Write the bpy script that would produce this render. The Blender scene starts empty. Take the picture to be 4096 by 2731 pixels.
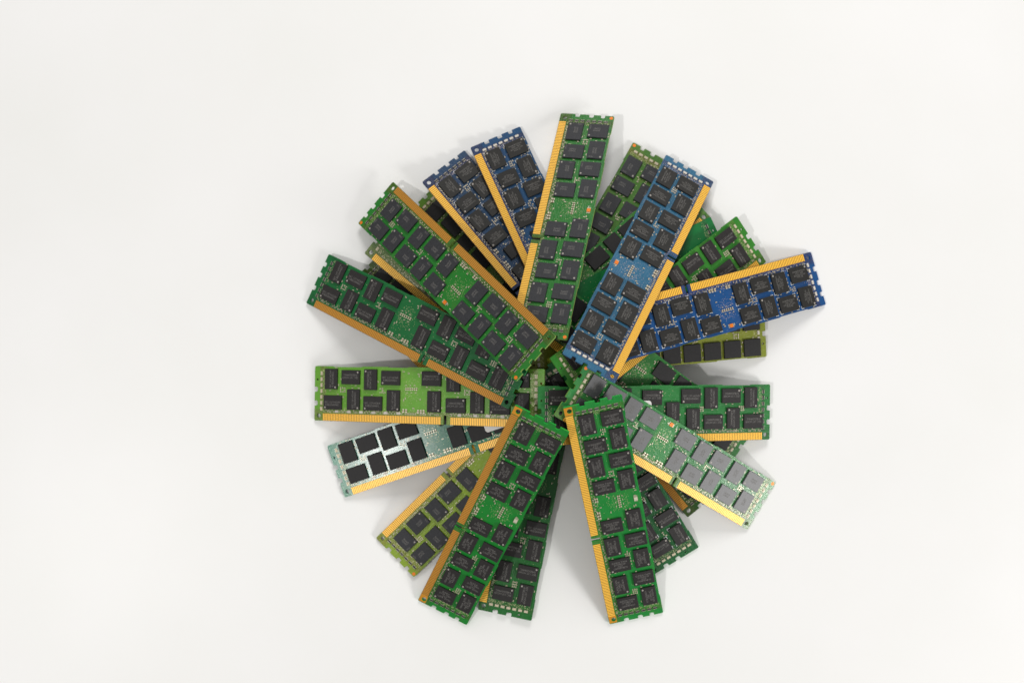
import bpy, bmesh, math, random
from mathutils import Matrix, Vector

# ------------------------------------------------------------------ camera, world, lamps, exposure
MM = 0.001
scene = bpy.context.scene
col = scene.collection
CAM_F = 3882.45
CAM_C = (13.268, -10.661, 535.861)
CAM_R = ((0.9996936, 0.0004922, 0.0247482), (0.0000000, 0.9998023, -0.0198847), (-0.0247531, 0.0198786, 0.9994959))

cam_data = bpy.data.cameras.new('camera')
cam = bpy.data.objects.new('camera', cam_data)
col.objects.link(cam)
cam_data.sensor_width = 36.0
cam_data.lens = CAM_F / 4096.0 * 36.0
cam_data.clip_start = 0.01
cam_data.clip_end = 20.0
cam.matrix_world = Matrix((
    (CAM_R[0][0], CAM_R[0][1], CAM_R[0][2], CAM_C[0] * MM),
    (CAM_R[1][0], CAM_R[1][1], CAM_R[1][2], CAM_C[1] * MM),
    (CAM_R[2][0], CAM_R[2][1], CAM_R[2][2], CAM_C[2] * MM),
    (0, 0, 0, 1)))
cam_data.dof.use_dof = True
cam_data.dof.focus_distance = (CAM_C[2] - 38.0) * MM
cam_data.dof.aperture_fstop = 5.6
scene.camera = cam

world = bpy.data.worlds.new('World')
scene.world = world
world.use_nodes = True
bg = world.node_tree.nodes['Background']
bg.inputs['Color'].default_value = (1.0, 0.985, 0.96, 1)
bg.inputs['Strength'].default_value = 0.375

def area_lamp(name, direction, dist, size, power, colour, aim=(0.03, -0.03, 0.0)):
    d = bpy.data.lights.new(name, 'AREA')
    d.shape = 'RECTANGLE'
    d.size, d.size_y = size
    d.energy = power
    d.color = colour
    o = bpy.data.objects.new(name, d)
    col.objects.link(o)
    v = Vector(direction).normalized()
    o.location = Vector(aim) + v * dist
    o.rotation_euler = v.to_track_quat('Z', 'Y').to_euler()
    return o

# room lamps: low on the right, higher on the left, and one behind the top edge of the table
area_lamp('lamp_right', (0.775, -0.485, 0.405), 1.6, (0.34, 0.34), 15.5, (1.0, 0.985, 0.965))
area_lamp('lamp_left', (-0.495, -0.215, 0.842), 1.6, (0.07, 0.07), 7.0, (1.0, 0.985, 0.965), aim=(-0.054, -0.044, 0.010))
area_lamp('lamp_back', (0.12, 0.84, 0.53), 1.6, (0.50, 0.50), 13.5, (1.0, 0.985, 0.965))

scene.render.engine = 'CYCLES'
scene.view_settings.view_transform = 'Standard'
scene.view_settings.look = 'None'
scene.view_settings.exposure = 0.0
scene.view_settings.gamma = 1.0
scene.view_settings.use_curve_mapping = False

# ------------------------------------------------------------------ materials
def srgb(r, g, b):
    f = lambda c: c / 12.92 if c <= 0.04045 else ((c + 0.055) / 1.055) ** 2.4
    return (f(r / 255.0), f(g / 255.0), f(b / 255.0), 1.0)

def plain(name, colour, rough=0.5, metal=0.0, spec=0.5, grain=0.0, grain_scale=900.0):
    m = bpy.data.materials.new(name)
    m.use_nodes = True
    nt = m.node_tree
    b = nt.nodes['Principled BSDF']
    b.inputs['Base Color'].default_value = colour
    b.inputs['Roughness'].default_value = rough
    b.inputs['Metallic'].default_value = metal
    b.inputs['Specular IOR Level'].default_value = spec
    if grain > 0:
        tc = nt.nodes.new('ShaderNodeTexCoord')
        no = nt.nodes.new('ShaderNodeTexNoise')
        no.inputs['Scale'].default_value = grain_scale
        no.inputs['Detail'].default_value = 3.0
        nt.links.new(tc.outputs['Object'], no.inputs['Vector'])
        mr = nt.nodes.new('ShaderNodeMapRange')
        mr.inputs['From Min'].default_value = 0.3
        mr.inputs['From Max'].default_value = 0.7
        mr.inputs['To Min'].default_value = 1.0 - grain
        mr.inputs['To Max'].default_value = 1.0 + grain
        nt.links.new(no.outputs['Fac'], mr.inputs['Value'])
        mx = nt.nodes.new('ShaderNodeMix')
        mx.data_type = 'RGBA'
        mx.blend_type = 'MULTIPLY'
        mx.inputs['Factor'].default_value = 1.0
        mx.inputs['A'].default_value = colour
        nt.links.new(mr.outputs['Result'], mx.inputs['B'])
        nt.links.new(mx.outputs['Result'], b.inputs['Base Color'])
        bp = nt.nodes.new('ShaderNodeBump')
        bp.inputs['Strength'].default_value = 0.25
        bp.inputs['Distance'].default_value = 0.00005
        nt.links.new(no.outputs['Fac'], bp.inputs['Height'])
        nt.links.new(bp.outputs['Normal'], b.inputs['Normal'])
    return m

def board_material(name, main, field, rough=0.34, bump=0.35, spec=0.38):
    """Solder mask: `main` over the copper pours, `field` where vias and traces crowd
    (connector edge, both ends, the strip round the register)."""
    m = bpy.data.materials.new(name)
    m.use_nodes = True
    nt = m.node_tree
    N, K = nt.nodes, nt.links
    b = N['Principled BSDF']
    tc = N.new('ShaderNodeTexCoord')
    sep = N.new('ShaderNodeSeparateXYZ')
    K.new(tc.outputs['Object'], sep.inputs['Vector'])
    def math_node(op, a, bb=None, clamp=False):
        n = N.new('ShaderNodeMath')
        n.operation = op
        n.use_clamp = clamp
        for i, x in enumerate((a, bb)):
            if x is None:
                continue
            if isinstance(x, (int, float)):
                n.inputs[i].default_value = x
            else:
                K.new(x, n.inputs[i])
        return n.outputs[0]
    def ramp(value, lo, hi):
        n = N.new('ShaderNodeMapRange')
        n.interpolation_type = 'SMOOTHSTEP'
        n.inputs['From Min'].default_value = lo
        n.inputs['From Max'].default_value = hi
        K.new(value, n.inputs['Value'])
        return n.outputs['Result']
    x, y = sep.outputs['X'], sep.outputs['Y']
    ends = ramp(math_node('ABSOLUTE', x), 0.0575, 0.0615)
    ends = math_node('SUBTRACT', ends, ramp(math_node('ABSOLUTE', x), 0.0628, 0.0638))
    low = ramp(math_node('MULTIPLY', y, -1.0), 0.0072, 0.0098)
    big = N.new('ShaderNodeTexNoise')
    big.inputs['Scale'].default_value = 170.0
    big.inputs['Detail'].default_value = 2.0
    K.new(tc.outputs['Object'], big.inputs['Vector'])
    patches = ramp(big.outputs['Fac'], 0.5, 0.66)
    zone = math_node('MAXIMUM', math_node('MAXIMUM', ends, low), math_node('MULTIPLY', patches, 0.35), True)
    fine = N.new('ShaderNodeTexNoise')
    fine.inputs['Scale'].default_value = 1500.0
    fine.inputs['Detail'].default_value = 4.0
    K.new(tc.outputs['Object'], fine.inputs['Vector'])
    finer = ramp(fine.outputs['Fac'], 0.35, 0.65)
    # routed traces: stretched voronoi edges
    mp = N.new('ShaderNodeMapping')
    mp.inputs['Scale'].default_value = (260.0, 900.0, 1.0)
    K.new(tc.outputs['Object'], mp.inputs['Vector'])
    vo = N.new('ShaderNodeTexVoronoi')
    vo.feature = 'DISTANCE_TO_EDGE'
    vo.inputs['Scale'].default_value = 1.0
    K.new(mp.outputs['Vector'], vo.inputs['Vector'])
    trace = math_node('SUBTRACT', 1.0, ramp(vo.outputs['Distance'], 0.03, 0.12))
    fac = math_node('MULTIPLY', zone, math_node('ADD', 0.45, math_node('MULTIPLY', finer, 0.55)), True)
    mx = N.new('ShaderNodeMix')
    mx.data_type = 'RGBA'
    mx.inputs['A'].default_value = main
    mx.inputs['B'].default_value = field
    K.new(fac, mx.inputs['Factor'])
    mul = N.new('ShaderNodeMix')
    mul.data_type = 'RGBA'
    mul.blend_type = 'MULTIPLY'
    mul.inputs['Factor'].default_value = 1.0
    K.new(mx.outputs['Result'], mul.inputs['A'])
    g = math_node('ADD', 0.72, math_node('ADD', math_node('MULTIPLY', big.outputs['Fac'], 0.36),
                                          math_node('MULTIPLY', math_node('MULTIPLY', trace, zone), 0.35)))
    K.new(g, mul.inputs['B'])
    K.new(mul.outputs['Result'], b.inputs['Base Color'])
    b.inputs['Specular IOR Level'].default_value = spec
    rr = math_node('ADD', rough * 0.8, math_node('MULTIPLY', fine.outputs['Fac'], rough * 0.4))
    K.new(rr, b.inputs['Roughness'])
    bp = N.new('ShaderNodeBump')
    bp.inputs['Strength'].default_value = bump
    bp.inputs['Distance'].default_value = 0.00006
    K.new(math_node('ADD', fine.outputs['Fac'], trace), bp.inputs['Height'])
    K.new(bp.outputs['Normal'], b.inputs['Normal'])
    return m

def table_material():
    m = plain('white_table_laminate', (0.83, 0.83, 0.82, 1), 0.42, 0.0, 0.4)
    nt = m.node_tree
    b = nt.nodes['Principled BSDF']
    tc = nt.nodes.new('ShaderNodeTexCoord')
    n1 = nt.nodes.new('ShaderNodeTexNoise')
    n1.inputs['Scale'].default_value = 9.0
    n1.inputs['Detail'].default_value = 5.0
    nt.links.new(tc.outputs['Object'], n1.inputs['Vector'])
    cr = nt.nodes.new('ShaderNodeValToRGB')
    cr.color_ramp.elements[0].position = 0.3
    cr.color_ramp.elements[0].color = (0.815, 0.815, 0.80, 1)
    cr.color_ramp.elements[1].position = 0.7
    cr.color_ramp.elements[1].color = (0.845, 0.842, 0.838, 1)
    nt.links.new(n1.outputs['Fac'], cr.inputs['Fac'])
    nt.links.new(cr.outputs['Color'], b.inputs['Base Color'])
    n2 = nt.nodes.new('ShaderNodeTexNoise')
    n2.inputs['Scale'].default_value = 1400.0
    nt.links.new(tc.outputs['Object'], n2.inputs['Vector'])
    bp = nt.nodes.new('ShaderNodeBump')
    bp.inputs['Strength'].default_value = 0.08
    bp.inputs['Distance'].default_value = 0.0001
    nt.links.new(n2.outputs['Fac'], bp.inputs['Height'])
    nt.links.new(bp.outputs['Normal'], b.inputs['Normal'])
    return m

MAT = {
    'table': table_material(),
    'gold': plain('gold_plating', (1.0, 0.56, 0.065, 1), 0.38, 0.15, 0.55),
    'gold_dull': plain('gold_plating_painted_shade', (0.56, 0.26, 0.03, 1), 0.5, 0.2, 0.4),  # darker copy of the gold plating, shade put into the colour
    'amber': plain('amber_laminate', srgb(104, 62, 14), 0.45),
    'bare': plain('bare_copper_amber', srgb(204, 138, 26), 0.42, 0.2),
    'tin': plain('tin_solder', (0.66, 0.61, 0.48, 1), 0.38, 0.4),
    'via': plain('via_ring', (0.50, 0.50, 0.27, 1), 0.42, 0.3),
    'via_blue': plain('via_ring_pinkish', (0.50, 0.42, 0.42, 1), 0.42, 0.3),
    'ceramic': plain('tan_ceramic', (0.30, 0.23, 0.14, 1), 0.5),
    'print': plain('laser_marking_grey', (0.15, 0.143, 0.135, 1), 0.6),
    'dot': plain('pin_mark_silver', (0.34, 0.31, 0.28, 1), 0.5),
    'chip_micron': plain('chip_epoxy_slate', (0.022, 0.023, 0.027, 1), 0.6, 0, 0.42, 0.25),
    'chip_painted_glare': plain('chip_epoxy_painted_glare', (0.045, 0.046, 0.050, 1), 0.47, 0, 0.85, 0.25),  # lighter, shinier copy of the slate epoxy, lamp glare put into the colour
    'chip_hynix': plain('chip_epoxy_brown_black', (0.014, 0.0135, 0.012, 1), 0.58, 0, 0.36, 0.25),
    'chip_sec': plain('chip_epoxy_charcoal', (0.016, 0.014, 0.0138, 1), 0.58, 0, 0.36, 0.25),
    'chip_elpida': plain('chip_epoxy_warm_black', (0.015, 0.013, 0.0128, 1), 0.58, 0, 0.36, 0.25),
    'chip_blank': plain('chip_epoxy_black', (0.012, 0.0112, 0.0115, 1), 0.58, 0, 0.34, 0.2),
    'copper': plain('copper_orange', srgb(225, 120, 25), 0.45, 0.2),
    'pack_white': plain('resistor_pack_white', (0.62, 0.58, 0.52, 1), 0.5),
    'pack_dark': plain('resistor_pack_black', (0.03, 0.03, 0.03, 1), 0.5),
    'pack_tan': plain('resistor_pack_tan', (0.55, 0.47, 0.33, 1), 0.5),
    'silk': plain('silkscreen_white', (0.72, 0.75, 0.76, 1), 0.55),
    'paper': plain('paper_sticker_white', (0.78, 0.77, 0.75, 1), 0.6),
}

# ------------------------------------------------------------------ mesh helpers (all in millimetres, scaled on build)
L, W = 133.35, 30.0
TB, TC = 1.27, 1.15          # board thickness, chip height
ZT = TC + TB                 # top face of the board above the base of the module
KEY = 78.675

class MeshMaker:
    def __init__(self):
        self.v, self.f, self.m = [], [], []
    def box(self, x0, x1, y0, y1, z0, z1, mat=0, bottom=False):
        n = len(self.v)
        self.v += [(x0, y0, z0), (x1, y0, z0), (x1, y1, z0), (x0, y1, z0),
                   (x0, y0, z1), (x1, y0, z1), (x1, y1, z1), (x0, y1, z1)]
        fs = [(4, 5, 6, 7), (0, 1, 5, 4), (1, 2, 6, 5), (2, 3, 7, 6), (3, 0, 4, 7)]
        if bottom:
            fs.append((3, 2, 1, 0))
        for f in fs:
            self.f.append(tuple(n + i for i in f))
            self.m.append(mat)
    def rbox(self, cx, cy, lx, ly, ang, z0, z1, mat=0):
        n = len(self.v)
        c, s = math.cos(ang), math.sin(ang)
        for z in (z0, z1):
            for dx, dy in ((-lx / 2, -ly / 2), (lx / 2, -ly / 2), (lx / 2, ly / 2), (-lx / 2, ly / 2)):
                self.v.append((cx + dx * c - dy * s, cy + dx * s + dy * c, z))
        for f in [(4, 5, 6, 7), (0, 1, 5, 4), (1, 2, 6, 5), (2, 3, 7, 6), (3, 0, 4, 7)]:
            self.f.append(tuple(n + i for i in f))
            self.m.append(mat)
    def cap(self, cx, cy, lx, ly, ang, z0, h):
        """a ceramic capacitor: tan body, tin terminals"""
        c, s = math.cos(ang), math.sin(ang)
        t = lx * 0.3
        for off, l, mat, hh in ((-(lx - t) / 2, t, 1, h), (0, lx - 2 * t, 0, h * 0.94), ((lx - t) / 2, t, 1, h)):
            self.rbox(cx + off * c, cy + off * s, l, ly, ang, z0, z0 + hh, mat)
    def disc(self, cx, cy, r, z, n=8, mat=0):
        b = len(self.v)
        for i in range(n):
            a = 2 * math.pi * i / n
            self.v.append((cx + r * math.cos(a), cy + r * math.sin(a), z))
        self.f.append(tuple(range(b, b + n)))
        self.m.append(mat)
    def quad(self, x0, x1, y0, y1, z, mat=0):
        b = len(self.v)
        self.v += [(x0, y0, z), (x1, y0, z), (x1, y1, z), (x0, y1, z)]
        self.f.append((b, b + 1, b + 2, b + 3))
        self.m.append(mat)
    def mesh(self, name, mats):
        me = bpy.data.meshes.new(name)
        me.from_pydata([(a * MM, b * MM, c * MM) for a, b, c in self.v], [], self.f)
        for m in mats:
            me.materials.append(m)
        me.polygons.foreach_set('material_index', self.m)
        me.update()
        return me

def link(name, mesh, parent, loc=(0, 0, 0), rot=(0, 0, 0), kind=None):
    o = bpy.data.objects.new(name, mesh)
    col.objects.link(o)
    o.parent = parent
    o.location = (loc[0] * MM, loc[1] * MM, loc[2] * MM)
    o.rotation_euler = rot
    if kind:
        o['kind'] = kind
    return o

def curve_mesh(name, loops, thickness, smooth=False):
    """filled 2D outline with holes, extruded to a slab from z=0 to z=thickness (mm)"""
    cu = bpy.data.curves.new(name, 'CURVE')
    cu.dimensions = '2D'
    cu.fill_mode = 'BOTH'
    cu.extrude = thickness / 2 * MM
    for lp in loops:
        sp = cu.splines.new('POLY')
        sp.points.add(len(lp) - 1)
        for p, (x, y) in zip(sp.points, lp):
            p.co = (x * MM, y * MM, 0, 1)
        sp.use_cyclic_u = True
    ob = bpy.data.objects.new(name, cu)
    me = bpy.data.meshes.new_from_object(ob)
    bpy.data.objects.remove(ob)
    bpy.data.curves.remove(cu)
    me.name = name
    for v in me.vertices:
        v.co.z += thickness / 2 * MM
    return me

def text_mesh(name, body, size, mat, align='CENTER', line=0.95):
    cu = bpy.data.curves.new(name, 'FONT')
    cu.body = body
    cu.size = size * MM
    cu.align_x = align
    cu.align_y = 'CENTER'
    cu.space_line = line
    cu.resolution_u = 2
    ob = bpy.data.objects.new(name, cu)
    me = bpy.data.meshes.new_from_object(ob)
    bpy.data.objects.remove(ob)
    bpy.data.curves.remove(cu)
    me.name = name
    me.materials.clear()
    me.materials.append(mat)
    return me

def circle(cx, cy, r, n=14):
    return [(cx + r * math.cos(2 * math.pi * i / n), cy + r * math.sin(2 * math.pi * i / n)) for i in range(n)]

def board_outline(notches, steps):
    """board outline (centred), connector edge at the bottom, counter-clockwise"""
    P = [(0.5, 0)]
    P += [(KEY - 0.85, 0), (KEY - 0.85, 4.3), (KEY - 0.5, 4.95), (KEY, 5.1), (KEY + 0.5, 4.95), (KEY + 0.85, 4.3), (KEY + 0.85, 0)]
    P += [(L - 0.5, 0), (L, 0.5)]
    for v, w, d in notches:
        P += [(L, v - w / 2), (L - d + 0.45, v - w / 2), (L - d, v - w / 2 + 0.45),
              (L - d, v + w / 2 - 0.45), (L - d + 0.45, v + w / 2), (L, v + w / 2)]
    P += [(L, W - 0.5), (L - 0.5, W)]
    for a, b, dep in reversed(steps):
        P += [(b, W), (b - dep, W - dep), (a + dep, W - dep), (a, W)]
    P += [(0.5, W), (0, W - 0.5)]
    for v, w, d in reversed(notches):
        P += [(0, v + w / 2), (d - 0.45, v + w / 2), (d, v + w / 2 - 0.45),
              (d, v - w / 2 + 0.45), (d - 0.45, v - w / 2), (0, v - w / 2)]
    P += [(0, 0.5)]
    return [(x - L / 2, y - W / 2) for x, y in P]

NOTCH3 = [(9.6, 2.7, 1.7), (17.4, 2.7, 1.7), (23.8, 2.4, 1.7)]
NOTCH2 = [(9.6, 2.8, 1.9), (17.2, 2.8, 1.9)]
STEPS = [(11.0, 29.5, 0.35), (45.0, 57.0, 0.35), (74.0, 90.0, 0.35), (104.0, 122.0, 0.35)]

def board_mesh(kind):
    if kind == 'three':
        notches, holes = NOTCH3, [(2.55, 2.75, 1.2), (L - 2.55, 2.75, 1.2)]
    else:
        notches = NOTCH2
        holes = [(2.55, 2.75, 1.25), (L - 2.55, 2.75, 1.25), (1.75, 22.6, 0.62), (L - 1.75, 22.6, 0.62)]
    loops = [board_outline(notches, STEPS)]
    loops += [circle(u - L / 2, v - W / 2, r) for u, v, r in holes]
    me = curve_mesh('board', loops, TB)
    return me
BOARD = {k: board_mesh(k) for k in ('three', 'two')}

def chip_mesh(name, lx, ly, h, mat, bev=0.16):
    mm = MeshMaker()
    rings = [(0, 0.0), (0, h - bev), (bev, h)]
    for ins, z in rings:
        mm.v += [(-lx / 2 + ins, -ly / 2 + ins, z), (lx / 2 - ins, -ly / 2 + ins, z),
                 (lx / 2 - ins, ly / 2 - ins, z), (-lx / 2 + ins, ly / 2 - ins, z)]
    for k in range(2):
        for i in range(4):
            j = (i + 1) % 4
            mm.f.append((4 * k + i, 4 * k + j, 4 * k + 4 + j, 4 * k + 4 + i))
            mm.m.append(0)
    mm.f.append((8, 9, 10, 11)); mm.m.append(0)
    mm.f.append((3, 2, 1, 0)); mm.m.append(0)
    return mm.mesh(name, [mat])

# chip sites on the common registered layout: (u, v, long axis across the board?)
def layout_a():
    out = []
    near = [(11.7, 0), (24.5, 1), (36.3, 0), (48.6, 1), (72.5, 1), (84.9, 0), (97.0, 1), (109.6, 0), (121.7, 1)]
    far = [(10.6, 1), (22.7, 0), (34.8, 1), (46.9, 0), (70.9, 0), (83.4, 1), (95.4, 0), (107.9, 1), (120.0, 0)]
    for (u, across), (u2, across2) in zip(near, far):
        out.append((u, 12.0 if across else 10.2, bool(across)))
        out.append((u2, 23.0 if across2 else 24.1, bool(across2)))
    return out

def layout_e():
    out = []
    for n, c in enumerate([11.6, 23.6, 35.6, 47.6]):
        for m, cc in ((1, c), (0, L - c)):
            if (n + m) % 2 == 0:
                out += [(cc + 0.8, 10.2, False), (cc - 0.6, 23.0, True)]
            else:
                out += [(cc + 0.8, 12.0, True), (cc - 0.6, 24.1, False)]
    out += [(74.6, 15.5, True), (62.6, 23.6, False)]
    return out

def layout_q():
    return [(8.6 + 11.75 * i, v, False) for i in range(10) if i not in () for v in (8.6 + 1.4, 24.2)]

def layout_u(v):
    return [(11 + 13.9 * i, v, True) for i in range(9) if i != 4]

SITES = {'a': layout_a(), 'e': layout_e(), 'q': layout_q(), 'u_high': layout_u(18.5), 'u_low': layout_u(11.5)}
# underside chips: the same registered layout everywhere
UNDER = layout_a()

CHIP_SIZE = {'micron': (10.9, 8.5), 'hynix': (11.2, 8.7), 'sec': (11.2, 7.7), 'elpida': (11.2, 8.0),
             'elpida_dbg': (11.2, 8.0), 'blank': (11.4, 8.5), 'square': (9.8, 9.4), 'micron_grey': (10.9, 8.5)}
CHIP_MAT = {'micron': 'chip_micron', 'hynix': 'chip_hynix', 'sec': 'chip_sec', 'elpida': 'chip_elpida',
            'elpida_dbg': 'chip_elpida', 'blank': 'chip_blank', 'square': 'chip_blank', 'micron_grey': 'chip_painted_glare'}  # micron_grey: micron chips with lamp glare put into the colour
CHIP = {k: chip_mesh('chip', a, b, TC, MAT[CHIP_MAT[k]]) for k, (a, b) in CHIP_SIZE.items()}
MARK = {
    'micron': text_mesh('marking', '2BM22\nD9PFK', 1.35, MAT['print']),
    'hynix': text_mesh('marking', 'SK hynix\nH5TC2G43CFR\nH9A  436V\nDWLDDJ58HH2', 1.12, MAT['print']),
    'sec': text_mesh('marking', 'SEC 137 HCH9\nK4B2G0446C', 1.5, MAT['print']),
    'elpida': text_mesh('marking', 'ELPIDA TWN\nJ2104ECSE\n-DJ-F\n12090974E10', 1.4, MAT['print'], line=0.85),
    'elpida_dbg': text_mesh('marking', 'ELPIDA\nJ2104  DBG\n-DJ-F\n1237R  87P00', 1.4, MAT['print'], line=0.85),
}
MARK['micron_grey'] = MARK['micron']
CODES = {'micron': text_mesh('date_code', '9DI2', 1.15, MAT['print'])}
_d = MeshMaker(); _d.disc(0, 0, 0.5, 0, 12)
DOT = _d.mesh('pin_mark', [MAT['dot']])
_d = MeshMaker(); _d.disc(0, 0, 0.95, 0, 16)
FIDUCIAL = _d.mesh('fiducial_mark', [MAT['copper']])

def pack_mesh(mat):
    mm = MeshMaker()
    mm.box(-1.05, 1.05, -0.42, 0.42, 0, 0.42, 0)
    for k in range(4):
        x = -0.78 + 0.52 * k
        for s in (-1, 1):
            y0, y1 = sorted((s * 0.43, s * 0.72))
            mm.box(x - 0.15, x + 0.15, y0, y1, 0, 0.3, 1)
    return mm.mesh('resistor_pack', [mat, MAT['tin']])
PACK = {k: pack_mesh(MAT[k]) for k in ('pack_white', 'pack_dark', 'pack_tan')}

def contact_mesh(gold):
    """the plated edge fingers, on both faces, either side of the key slot"""
    mm = MeshMaker()
    for side in (1, -1):
        zb = ZT + 0.010 if side > 0 else TC - 0.010
        zp = ZT + 0.035 if side > 0 else TC - 0.035
        for a, n in ((5.2, 71), (KEY + 3.0, 47)):
            u0, u1 = a - L / 2, a + n - L / 2
            mm.quad(u0, u1, 0.05 - W / 2, 4.1 - W / 2, zb, 1)
            for k in range(n):
                u = a + 0.5 + k - L / 2
                mm.quad(u - 0.355, u + 0.355, 0.12 - W / 2, 4.0 - W / 2, zp, 0)
        # plating wraps onto the bevelled edge
    for a, n in ((5.2, 71), (KEY + 3.0, 47)):
        for k in range(n):
            u = a + 0.5 + k - L / 2
            b = len(mm.v)
            mm.v += [(u - 0.4, -W / 2 - 0.02, TC + 0.25), (u + 0.4, -W / 2 - 0.02, TC + 0.25),
                     (u + 0.4, -W / 2 - 0.02, ZT - 0.05), (u - 0.4, -W / 2 - 0.02, ZT - 0.05)]
            mm.f.append((b, b + 1, b + 2, b + 3)); mm.m.append(0)
    return mm.mesh('edge_contacts', [MAT[gold], MAT['amber']])
CONTACTS = {g: contact_mesh(g) for g in ('gold', 'gold_dull')}  # gold_dull: the same gold with shade put into the colour

def free(u, v, sites, size, pad=0.25):
    for cu_, cv, across in sites:
        a, b = (size[1], size[0]) if across else size
        if abs(u - cu_) < a / 2 + pad and abs(v - cv) < b / 2 + pad:
            return False
    return True

def passives_mesh(key, style, seed):
    """the sub-millimetre capacitors and resistors"""
    rnd = random.Random(seed)
    sites = SITES[key]
    size = CHIP_SIZE[style]
    mm = MeshMaker()
    z = ZT
    def put(u, v, lx, ly, ang, h=0.35, pad=0.3):
        if 2.5 < u < L - 2.5 and 4.6 < v < 29.4 and free(u, v, sites, size, pad):
            mm.cap(u - L / 2, v - W / 2, lx, ly, ang, z, h)
    # clusters where four chips meet
    for u in (17.6, 42.0, 91.2, 115.6):
        for i in range(3):
            for j in range(3):
                if rnd.random() < 0.85:
                    put(u - 1.25 + 1.25 * i, 16.2 + 1.0 * j, 0.9, 0.5, 0 if rnd.random() < 0.7 else math.pi / 2)
    # decoupling capacitors round each chip
    rate = 0.16 if style == 'sec' else 0.28
    for cu_, cv, across in sites:
        a_, b_ = (size[1], size[0]) if across else size
        for s in (-1, 1):
            for k in (-2.8, -0.9, 1.0, 2.9):
                if rnd.random() < rate:
                    put(cu_ + k, cv + s * (b_ / 2 + 0.62), 0.85, 0.45, 0, 0.33, 0.25)
            for k in (-3.2, -1.1, 1.0, 3.0):
                if rnd.random() < rate:
                    put(cu_ + s * (a_ / 2 + 0.62), cv + k, 0.85, 0.45, math.pi / 2, 0.33, 0.25)
    # stub resistors along the connector
    u = 6.5
    while u < L - 6:
        if abs(u - KEY) > 3 and rnd.random() < 0.72:
            put(u, 5.15 + rnd.choice((0, 0, 0.75)), 0.75, 0.42, math.pi / 2, 0.3, 0.1)
        u += 0.95
    # round the register
    if key in ('a',):
        for k in range(6):
            put(55.9 + 1.25 * k, 18.4, 1.5, 0.6, math.pi / 2, 0.4)
            if k % 2 == 0:
                put(55.9 + 1.25 * k, 20.3, 0.7, 0.4, 0, 0.3)
                put(56.6 + 1.25 * k, 16.4, 0.7, 0.4, 0, 0.3)
        for u0, v0 in ((54.6, 6.8), (56.2, 6.8), (63.2, 6.6), (64.9, 6.6), (66.5, 6.6)):
            put(u0, v0, 1.7, 0.9, math.pi / 2, 0.6)
        for u0, v0 in ((54.6, 12.5), (55.6, 13.4), (60.3, 8.2), (54.4, 27.6), (63.2, 26.4), (63.6, 25.4), (64.3, 13.0), (57.4, 26.7)):
            put(u0, v0, 0.9, 0.5, rnd.choice((0, math.pi / 2)))
    return mm.mesh('passives', [MAT['ceramic'], MAT['tin']])

def via_mesh(key, style, seed, mat):
    rnd = random.Random(seed)
    sites = SITES[key]
    size = CHIP_SIZE[style]
    mm = MeshMaker()
    z = ZT + 0.02
    def put(u, v, r):
        if free(u, v, sites, size, 0.2):
            mm.disc(u - L / 2, v - W / 2, r, z, 6)
    for _ in range(330):
        put(rnd.uniform(5.5, L - 5.5), rnd.uniform(4.6, 7.6), rnd.uniform(0.13, 0.22))
    for e in (0, 1):
        for _ in range(110):
            u = rnd.uniform(5.2, 7.2)
            put(u if e == 0 else L - u, rnd.uniform(5.0, 28.5), rnd.uniform(0.12, 0.2))
    for _ in range(150):
        a, r = rnd.uniform(0, 6.283), rnd.random() ** 0.6
        put(59.2 + 5.4 * r * math.cos(a), 18.0 + 6.4 * r * math.sin(a), rnd.uniform(0.09, 0.15))
    for _ in range(220):
        put(rnd.uniform(6, L - 6), rnd.uniform(7, 29), rnd.uniform(0.11, 0.18))
    return mm.mesh('vias', [mat])

def silk_mesh(key, style):
    mm = MeshMaker()
    size = CHIP_SIZE[style]
    z = ZT + 0.03
    for cu_, cv, across in SITES[key]:
        a, b = (size[1], size[0]) if across else size
        for sx, sy in ((1, 1), (-1, -1), (1, -1), (-1, 1)):
            if (sx, sy) == (1, -1) and across:
                continue
            x, y = cu_ + sx * (a / 2 + 0.35) - L / 2, cv + sy * (b / 2 + 0.3) - W / 2
            if abs(y) > 14.6:
                y = math.copysign(14.6, y)
            xs = sorted((x, x - sx * 1.7)); ys = sorted((y, y - sy * 0.36))
            mm.quad(xs[0], xs[1], ys[0], ys[1], z)
            xs = sorted((x, x - sx * 0.36)); ys = sorted((y - sy * 0.38, y - sy * 1.7))
            mm.quad(xs[0], xs[1], ys[0], ys[1], z)
    return mm.mesh('silkscreen', [MAT['silk']])

_cache = {}
def cached(fn, *args):
    k = (fn.__name__,) + args
    if k not in _cache:
        _cache[k] = fn(*args)
    return _cache[k]
def vias_for(key, style, seed, matname):
    return via_mesh(key, style, seed, MAT[matname])

def sensor_mesh(matname):
    mm = MeshMaker()
    mm.box(-0.95, 0.95, -0.95, 0.95, 0, 0.5, 0)
    for k in range(4):
        x = -0.75 + 0.5 * k
        mm.box(x - 0.13, x + 0.13, 0.96, 1.7, 0, 0.2, 1)
        mm.box(x - 0.13, x + 0.13, -1.7, -0.96, 0, 0.2, 1)
    return mm.mesh('sensor_chip', [MAT[matname], MAT['tin']])

def sticker_mesh(lx, ly):
    r, pts = 1.6, []
    for cx, cy, a0 in ((lx - r, ly - r, 0), (r, ly - r, 90), (r, r, 180), (lx - r, r, 270)):
        for k in range(6):
            a = math.radians(a0 + 18 * k)
            pts.append((cx + r * math.cos(a), cy + r * math.sin(a)))
    return curve_mesh('sticker', [pts], 0.12)

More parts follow.
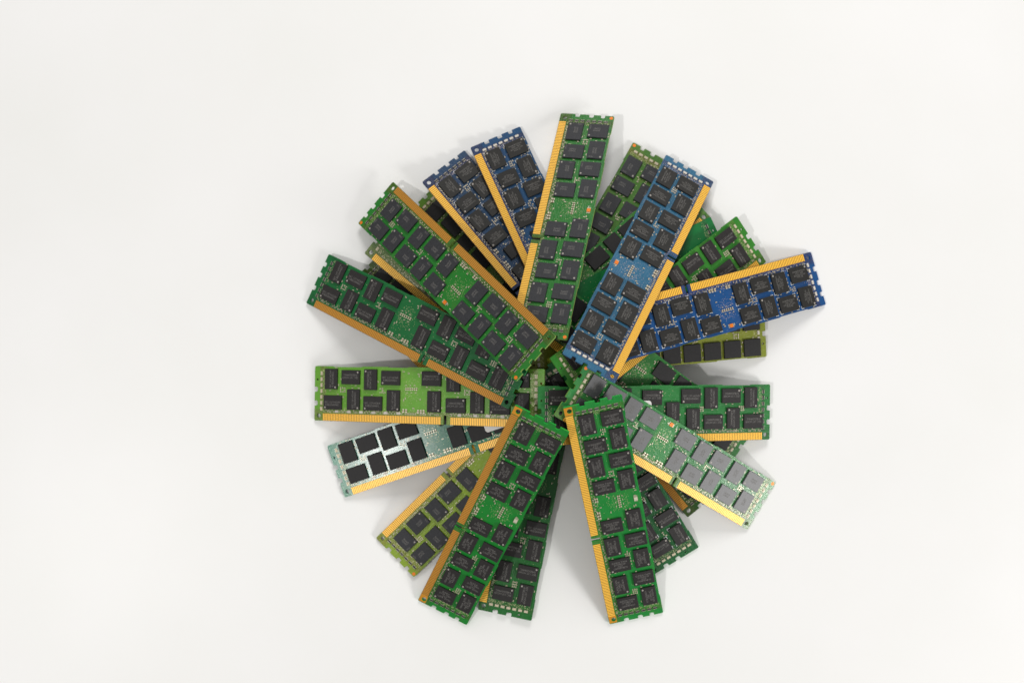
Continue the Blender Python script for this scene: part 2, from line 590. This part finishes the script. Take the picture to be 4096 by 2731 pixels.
# ------------------------------------------------------------------ the table
def make_table():
    bm = bmesh.new()
    bmesh.ops.create_cube(bm, size=1.0)
    bmesh.ops.scale(bm, vec=(3.2, 2.4, 0.03), verts=bm.verts)
    bmesh.ops.translate(bm, vec=(0, 0, -0.015), verts=bm.verts)
    bmesh.ops.bevel(bm, geom=bm.edges[:], offset=0.003, segments=2, affect='EDGES')
    me = bpy.data.meshes.new('tabletop')
    bm.to_mesh(me)
    bm.free()
    me.materials.append(MAT['table'])
    o = bpy.data.objects.new('tabletop', me)
    col.objects.link(o)
    o['kind'] = 'structure'
    return o
make_table()

# ------------------------------------------------------------------ the memory modules
GREEN_FIELD = srgb(70, 84, 30)
BLUE_FIELD = srgb(52, 54, 84)
SPEC = {
    'T': dict(mask='grass_green', colour=(36, 118, 40), field=GREEN_FIELD, edge=(120, 140, 70), chip='micron', layout='a', ends='three', pack='pack_dark', sensor='copper', dots=True,
              label='green memory module standing straight up at the top of the fan, chips printed 2BM22 D9PFK'),
    'BR': dict(mask='steel_blue', colour=(46, 102, 134), field=BLUE_FIELD, edge=(60, 110, 150), chip='hynix', layout='a', ends='three', pack='pack_white', sensor='copper',
               label='light blue memory module lying topmost, gold contacts along its right edge'),
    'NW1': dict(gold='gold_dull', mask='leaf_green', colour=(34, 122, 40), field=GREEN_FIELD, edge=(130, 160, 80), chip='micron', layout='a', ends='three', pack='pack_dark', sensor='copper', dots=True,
                label='green memory module slanting from upper left, dull gold contacts along its upper right edge'),  # contacts are plain gold, shade put into the colour
    'W1': dict(gold='gold_dull', mask='emerald_green', colour=(16, 104, 50), field=srgb(20, 84, 42), edge=(40, 130, 70), chip='sec', layout='a', ends='three', pack='pack_dark',  # gold_dull: shade put into the contact colour
               label='dark emerald memory module whose corner reaches farthest left, above the horizontal yellow-green one'),
    'W2': dict(mask='yellow_green', colour=(104, 168, 48), field=srgb(108, 114, 60), edge=(90, 120, 40), chip='sec', layout='a', ends='two', pack='pack_tan', row_packs=(14, 21.5, 29, 36.5, 44, 51.5, 87, 96, 103, 111),
               label='bright yellow-green memory module lying level on the left, just above the teal one'),
    'W3': dict(mask='teal_green', colour=(40, 124, 96), field=srgb(60, 120, 90), edge=(70, 140, 120), chip='blank', layout='a', ends='two', pack='pack_tan', rough=0.17, bump=0.06, spec=0.17, row_packs=(20, 27, 35, 44),
               label='teal memory module with a glossy white glare among its black chips', sticker=(88.5, 8.5, 26.0, 15.0)),
    'SW1': dict(mask='olive_green', colour=(130, 158, 24), field=srgb(112, 112, 34), edge=(140, 150, 70), chip='micron', layout='a', ends='three', pack='pack_dark', dots=True,
                label='olive memory module at lower left with gold contacts along its upper left edge'),
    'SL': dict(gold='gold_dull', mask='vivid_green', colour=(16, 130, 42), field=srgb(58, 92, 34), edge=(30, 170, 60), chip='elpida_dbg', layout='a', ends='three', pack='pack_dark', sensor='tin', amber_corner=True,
               label='vivid green memory module slanting to lower left, dull orange contacts along its left edge'),  # contacts are plain gold, shade put into the colour
    'S1': dict(mask='forest_green', colour=(20, 100, 36), field=srgb(40, 84, 34), edge=(40, 130, 50), chip='sec', layout='a', ends='two', pack='pack_tan',
               label='forest green memory module half hidden under the vivid green one slanting to lower left'),
    'SR': dict(mask='fresh_green', colour=(20, 132, 50), field=srgb(62, 104, 38), edge=(40, 170, 70), chip='elpida', layout='a', ends='three', pack='pack_dark', sensor='tin', amber_corner=True,
               label='green memory module pointing down to the right of the gap, chips printed ELPIDA TWN'),
    'SE2': dict(mask='bottle_green', colour=(14, 90, 40), field=srgb(30, 70, 36), edge=(50, 140, 60), chip='sec', layout='a', ends='two', pack='pack_tan', silk=True,
                label='dark bottle green memory module poking out to the right under the ELPIDA TWN one'),
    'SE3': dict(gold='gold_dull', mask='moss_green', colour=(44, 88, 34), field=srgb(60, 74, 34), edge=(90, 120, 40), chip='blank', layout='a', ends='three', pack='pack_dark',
                label='moss green memory module mostly buried, orange contacts and one holed corner showing at lower right'),  # contacts are plain gold, shade put into the colour
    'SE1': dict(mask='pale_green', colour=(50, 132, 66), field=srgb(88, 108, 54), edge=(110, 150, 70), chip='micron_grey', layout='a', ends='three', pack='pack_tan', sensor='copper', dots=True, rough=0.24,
                label='pale green memory module with grey glaring chips slanting to lower right'),  # chips are slate epoxy, lamp glare put into the colour
    'E1': dict(mask='mid_green', colour=(40, 120, 56), field=srgb(46, 96, 54), edge=(80, 130, 80), chip='sec', layout='e', ends='two', pack='pack_dark', sticker=(28.0, 9.1, 34.0, 13.0),
               label='mid green memory module lying level to the right, gold contacts along its lower edge'),
    'E2': dict(mask='sea_green', colour=(46, 122, 52), field=srgb(84, 104, 60), edge=(60, 140, 60), chip='blank', layout='a', ends='three', pack='pack_tan', rough=0.3,
               label='green memory module buried crosswise under the level right one, bare register pads showing'),
    'EB': dict(mask='royal_blue', colour=(22, 76, 132), field=BLUE_FIELD, edge=(30, 90, 160), chip='hynix', layout='a', ends='three', pack='pack_white', sensor='copper', silk=True,
               label='royal blue memory module reaching farthest right, gold contacts along its upper edge'),
    'NE3': dict(mask='spring_green', colour=(48, 124, 40), field=srgb(78, 110, 46), edge=(70, 130, 50), chip='sec', layout='a', ends='two', pack='pack_tan',
                label='green memory module with tan end resistors directly above the royal blue right one'),
    'E3': dict(mask='mustard_green', colour=(130, 140, 40), field=srgb(120, 120, 50), edge=(120, 120, 50), chip='square', layout='q', ends='two', pack='pack_white',
               label='mustard green memory module with big blank square chips under the royal blue right one'),
    'NE1': dict(mask='drab_green', colour=(70, 118, 40), field=srgb(104, 98, 36), edge=(110, 120, 50), chip='micron', layout='a', ends='three', pack='pack_tan', dots=True,
                label='drab green memory module wedged between the topmost green and light blue ones'),
    'NE2': dict(mask='apple_green', colour=(46, 122, 44), field=srgb(80, 104, 50), edge=(60, 140, 60), chip='blank', layout='a', ends='two', pack='pack_tan',
                label='green memory module under the light blue one, holed corner jutting out on its right side'),
    'NE4': dict(mask='jade_green', colour=(22, 112, 56), field=srgb(40, 86, 50), edge=(40, 100, 60), chip='blank', layout='u_low', ends='two', pack='pack_dark',
                label='jade green memory module with a bare chipless strip, below the holed corner at upper right'),
    'NWB1': dict(mask='dusky_blue', colour=(26, 60, 92), field=srgb(44, 46, 74), edge=(40, 80, 120), chip='hynix', layout='a', ends='three', pack='pack_dark', silk=True, register=True,
                 label='dusky blue memory module at upper left, the left one of the two blue neighbours'),
    'NWB2': dict(mask='deep_blue', colour=(26, 72, 112), field=srgb(46, 50, 80), edge=(40, 80, 120), chip='hynix', layout='a', ends='three', pack='pack_white', silk=True, register=True,
                 label='deep blue memory module with white end resistors beside the upright green one'),
    'NW3': dict(mask='fern_green', colour=(88, 132, 40), field=srgb(96, 104, 50), edge=(70, 120, 50), chip='blank', layout='a', ends='three', pack='pack_tan',
                label='fern green memory module buried between the dusky blue one and the slanting green one'),
    'W4': dict(mask='khaki_green', colour=(84, 112, 58), field=srgb(96, 108, 62), edge=(90, 100, 50), chip='blank', layout='u_high', ends='two', pack='pack_tan',
               label='khaki green memory module with bright gold contacts under the slanting green one at left'),
    'W5': dict(mask='brown_green', colour=(58, 82, 28), field=srgb(66, 72, 28), edge=(60, 80, 30), chip='blank', layout='a', ends='three', pack='pack_dark',
               label='brownish green memory module at left, only a dark end showing below the khaki one'),
}

POSE = {   # board corner (connector side, left end), axis along the board, axis across it; millimetres
    'SE3': (11.2318, 6.9945, 2.4200, 0.6350, -0.7725, 0.0000, 0.7725, 0.6350, 0.0000),
    'NW3': (-65.2093, 63.6154, 1.7227, 0.6947, -0.7189, 0.0230, 0.7146, 0.6935, 0.0915),
    'NWB1': (-48.9929, 87.0893, 7.9996, 0.6409, -0.7667, 0.0387, 0.7559, 0.6215, -0.2058),
    'S1': (6.4720, -15.8283, 7.0243, -0.1890, -0.9812, -0.0381, 0.9809, -0.1905, 0.0403),
    'W5': (-92.7964, 29.3119, 1.5880, 0.6860, -0.7257, 0.0521, 0.7211, 0.6877, 0.0849),
    'NWB2': (-22.8713, 106.6252, 4.1929, 0.4111, -0.9068, 0.0932, 0.9108, 0.4045, -0.0824),
    'W4': (-81.1285, 48.3924, 5.2456, 0.7645, -0.6386, 0.0877, 0.6295, 0.7689, 0.1118),
    'SW1': (19.2736, -15.8584, 21.9067, -0.7062, -0.6913, -0.1532, 0.6995, -0.7146, 0.0000),
    'NE1': (27.7656, -19.1395, 24.5213, 0.4889, 0.8548, -0.1738, -0.8681, 0.4965, -0.0000),
    'W3': (-92.1420, -85.9706, 1.4304, 0.9260, 0.3279, 0.1870, -0.3327, 0.9430, -0.0060),
    'NE2': (9.6089, -20.0774, 29.8810, 0.7389, 0.6533, -0.1648, -0.6683, 0.7419, -0.0551),
    'NE4': (4.0027, -19.1351, 33.7943, 0.8739, 0.4451, -0.1953, -0.4348, 0.8955, 0.0955),
    'E3': (137.5000, 21.3119, 4.4517, -0.9633, -0.0891, 0.2533, 0.0634, -0.9922, -0.1077),
    'E2': (11.7523, 2.8684, 41.3132, 0.7778, -0.5616, -0.2822, 0.5709, 0.8191, -0.0565),
    'SE2': (9.6469, -18.7622, 38.3270, 0.5014, -0.8192, -0.2783, 0.8529, 0.5220, 0.0000),
    'W2': (-109.2649, -43.5330, 1.2052, 0.9489, -0.0097, 0.3154, 0.0102, 0.9999, -0.0000),
    'E1': (14.1269, -53.4006, 45.6442, 0.9469, -0.0005, -0.3214, 0.0104, 0.9995, 0.0289),
    'NE3': (37.0503, -33.7999, 43.0840, 0.7631, 0.5774, -0.2904, -0.5608, 0.8149, 0.1463),
    'SE1': (22.3234, -38.1135, 49.6048, 0.7960, -0.4843, -0.3631, 0.5197, 0.8543, -0.0000),
    'SR': (26.6562, -34.1124, 52.0580, 0.2003, -0.9024, -0.3816, 0.9762, 0.2167, 0.0000),
    'T': (27.1089, 126.1194, 1.1570, -0.2050, -0.9194, 0.3357, 0.9624, -0.1267, 0.2404),
    'W1': (-114.1816, 21.3714, 1.2049, 0.8501, -0.4244, 0.3118, 0.4307, 0.9010, 0.0521),
    'NW1': (22.9606, 1.4090, 57.6191, -0.6613, 0.6459, -0.3814, -0.6593, -0.7430, -0.1152),
    'EB': (163.8610, 48.9791, 1.2082, -0.9171, -0.2530, 0.3082, 0.2659, -0.9640, -0.0000),
    'SL': (2.9297, -32.5953, 54.1947, -0.4100, -0.8208, -0.3977, 0.8946, -0.4468, 0.0000),
    'BR': (52.4374, -21.5786, 54.6675, 0.4359, 0.8155, -0.3807, -0.8695, 0.4908, 0.0557),
}

def build_module(key):
    s = SPEC[key]
    p = POSE[key]
    ox, e, f = Vector(p[0:3]), Vector(p[3:6]), Vector(p[6:9])
    n = e.cross(f)
    base = ox + e * (L / 2) + f * (W / 2) - n * ZT
    root = bpy.data.objects.new('memory_module', None)
    root.empty_display_size = 0.01
    col.objects.link(root)
    root.matrix_world = Matrix(((e.x, f.x, n.x, base.x * MM), (e.y, f.y, n.y, base.y * MM),
                                (e.z, f.z, n.z, base.z * MM), (0, 0, 0, 1)))
    root['label'] = s['label']
    root['category'] = 'memory module'
    root['group'] = 'memory modules heaped in a radial fan'
    style, lay = s['chip'], s['layout']
    # board
    me = BOARD[s['ends']].copy()
    me.materials.clear()
    me.materials.append(board_material('solder_mask_' + s['mask'], srgb(*s['colour']), s['field'], s.get('rough', 0.34), s.get('bump', 0.35), s.get('spec', 0.38)))
    me.materials.append(plain('board_core_edge_' + s['mask'], srgb(*s['edge']), 0.55))
    for poly in me.polygons:
        poly.material_index = 1 if abs(poly.normal.z) < 0.5 else 0
        poly.use_smooth = False
    link('board', me, root, (0, 0, TC))
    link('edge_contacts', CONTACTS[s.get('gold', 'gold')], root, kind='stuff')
    # chips, face up
    rnd = random.Random(sum(ord(c) * (i + 3) for i, c in enumerate(key)))
    for k, (u, v, across) in enumerate(SITES[lay]):
        if s.get('skip') and k in s['skip']:
            continue
        turn = math.pi / 2 if across else (math.pi if (k // 2) % 2 else 0.0)
        if rnd.random() < 0.4:
            turn += math.pi
        c = link('chip', CHIP[style], root, (u - L / 2, v - W / 2, ZT), (0, 0, turn + rnd.uniform(-0.006, 0.006)))
        lx, ly = CHIP_SIZE[style]
        if style in MARK:
            off = {'micron': (-0.6, 0.5), 'hynix': (0, -0.2), 'sec': (0, -0.6)}.get(style, (0, 0.2))
            link('marking', MARK[style], c, (off[0], off[1], TC + 0.03))
            if style in CODES:
                link('date_code', CODES[style], c, (-lx / 2 + 1.0, ly / 2 - 2.2, TC + 0.03), (0, 0, math.pi / 2))
            link('pin_mark', DOT, c, (-lx / 2 + 1.1, -ly / 2 + 1.1, TC + 0.03))
    # chips on the underside
    for u, v, across in UNDER:
        link('chip', CHIP[style], root, (u - L / 2, v - W / 2, TC), (math.pi, 0, math.pi / 2 if across else 0))
    # resistor packs along both ends
    for i in range(7):
        v = 6.6 + 3.25 * i
        for u in (4.35, L - 4.35):
            link('resistor_pack', PACK[s['pack']], root, (u - L / 2, v - W / 2, ZT), (0, 0, math.pi / 2))
    for u in s.get('row_packs', ()):
        link('resistor_pack', PACK['pack_white'], root, (u - L / 2, 5.3 - W / 2, ZT))
    seed = 3 + (rnd.randrange(3))
    link('passives', cached(passives_mesh, lay, style, seed), root, kind='stuff')
    link('vias', cached(vias_for, lay, style, seed, 'via_blue' if 'blue' in s['mask'] else 'via'), root, kind='stuff')
    if s.get('silk'):
        link('silkscreen', cached(silk_mesh, lay, style), root, kind='stuff')
    if s.get('sensor'):
        link('sensor_chip', cached(sensor_mesh, s['sensor']), root, (59.4 - L / 2, 27.0 - W / 2, ZT), (0, 0, math.pi / 2))
    if s.get('dots'):
        for u in (1.35, L - 1.35):
            link('fiducial_mark', FIDUCIAL, root, (u - L / 2, 28.6 - W / 2, ZT + 0.03))
    if s.get('amber_corner'):
        for a, b in ((0.4, 4.9), (L - 4.9, L - 0.4)):
            me = curve_mesh('bare_corner', [[(a - L / 2, 0.15 - W / 2), (b - L / 2, 0.15 - W / 2), (b - L / 2, 4.3 - W / 2), (a - L / 2, 4.3 - W / 2)],
                                            circle((2.55 if a < 60 else L - 2.55) - L / 2, 2.75 - W / 2, 1.3)], 0.03)
            me.materials.clear()
            me.materials.append(MAT['bare'])
            link('bare_corner', me, root, (0, 0, ZT + 0.004))
    if s.get('register'):
        link('register_chip', chip_mesh('register_chip', 12.5, 7.6, TC, MAT['chip_blank']), root, (60.5 - L / 2, 16.5 - W / 2, ZT), (0, 0, math.pi / 2))
    if s.get('sticker'):
        u, v, lx, ly = s['sticker']
        me = sticker_mesh(lx, ly)
        me.materials.clear()
        me.materials.append(MAT['paper'])
        st = link('sticker', me, root, (u - L / 2, v - W / 2, ZT + TC + 0.04))
        st['label'] = 'plain white paper sticker with rounded corners'
    return root

for key in SPEC:
    build_module(key)
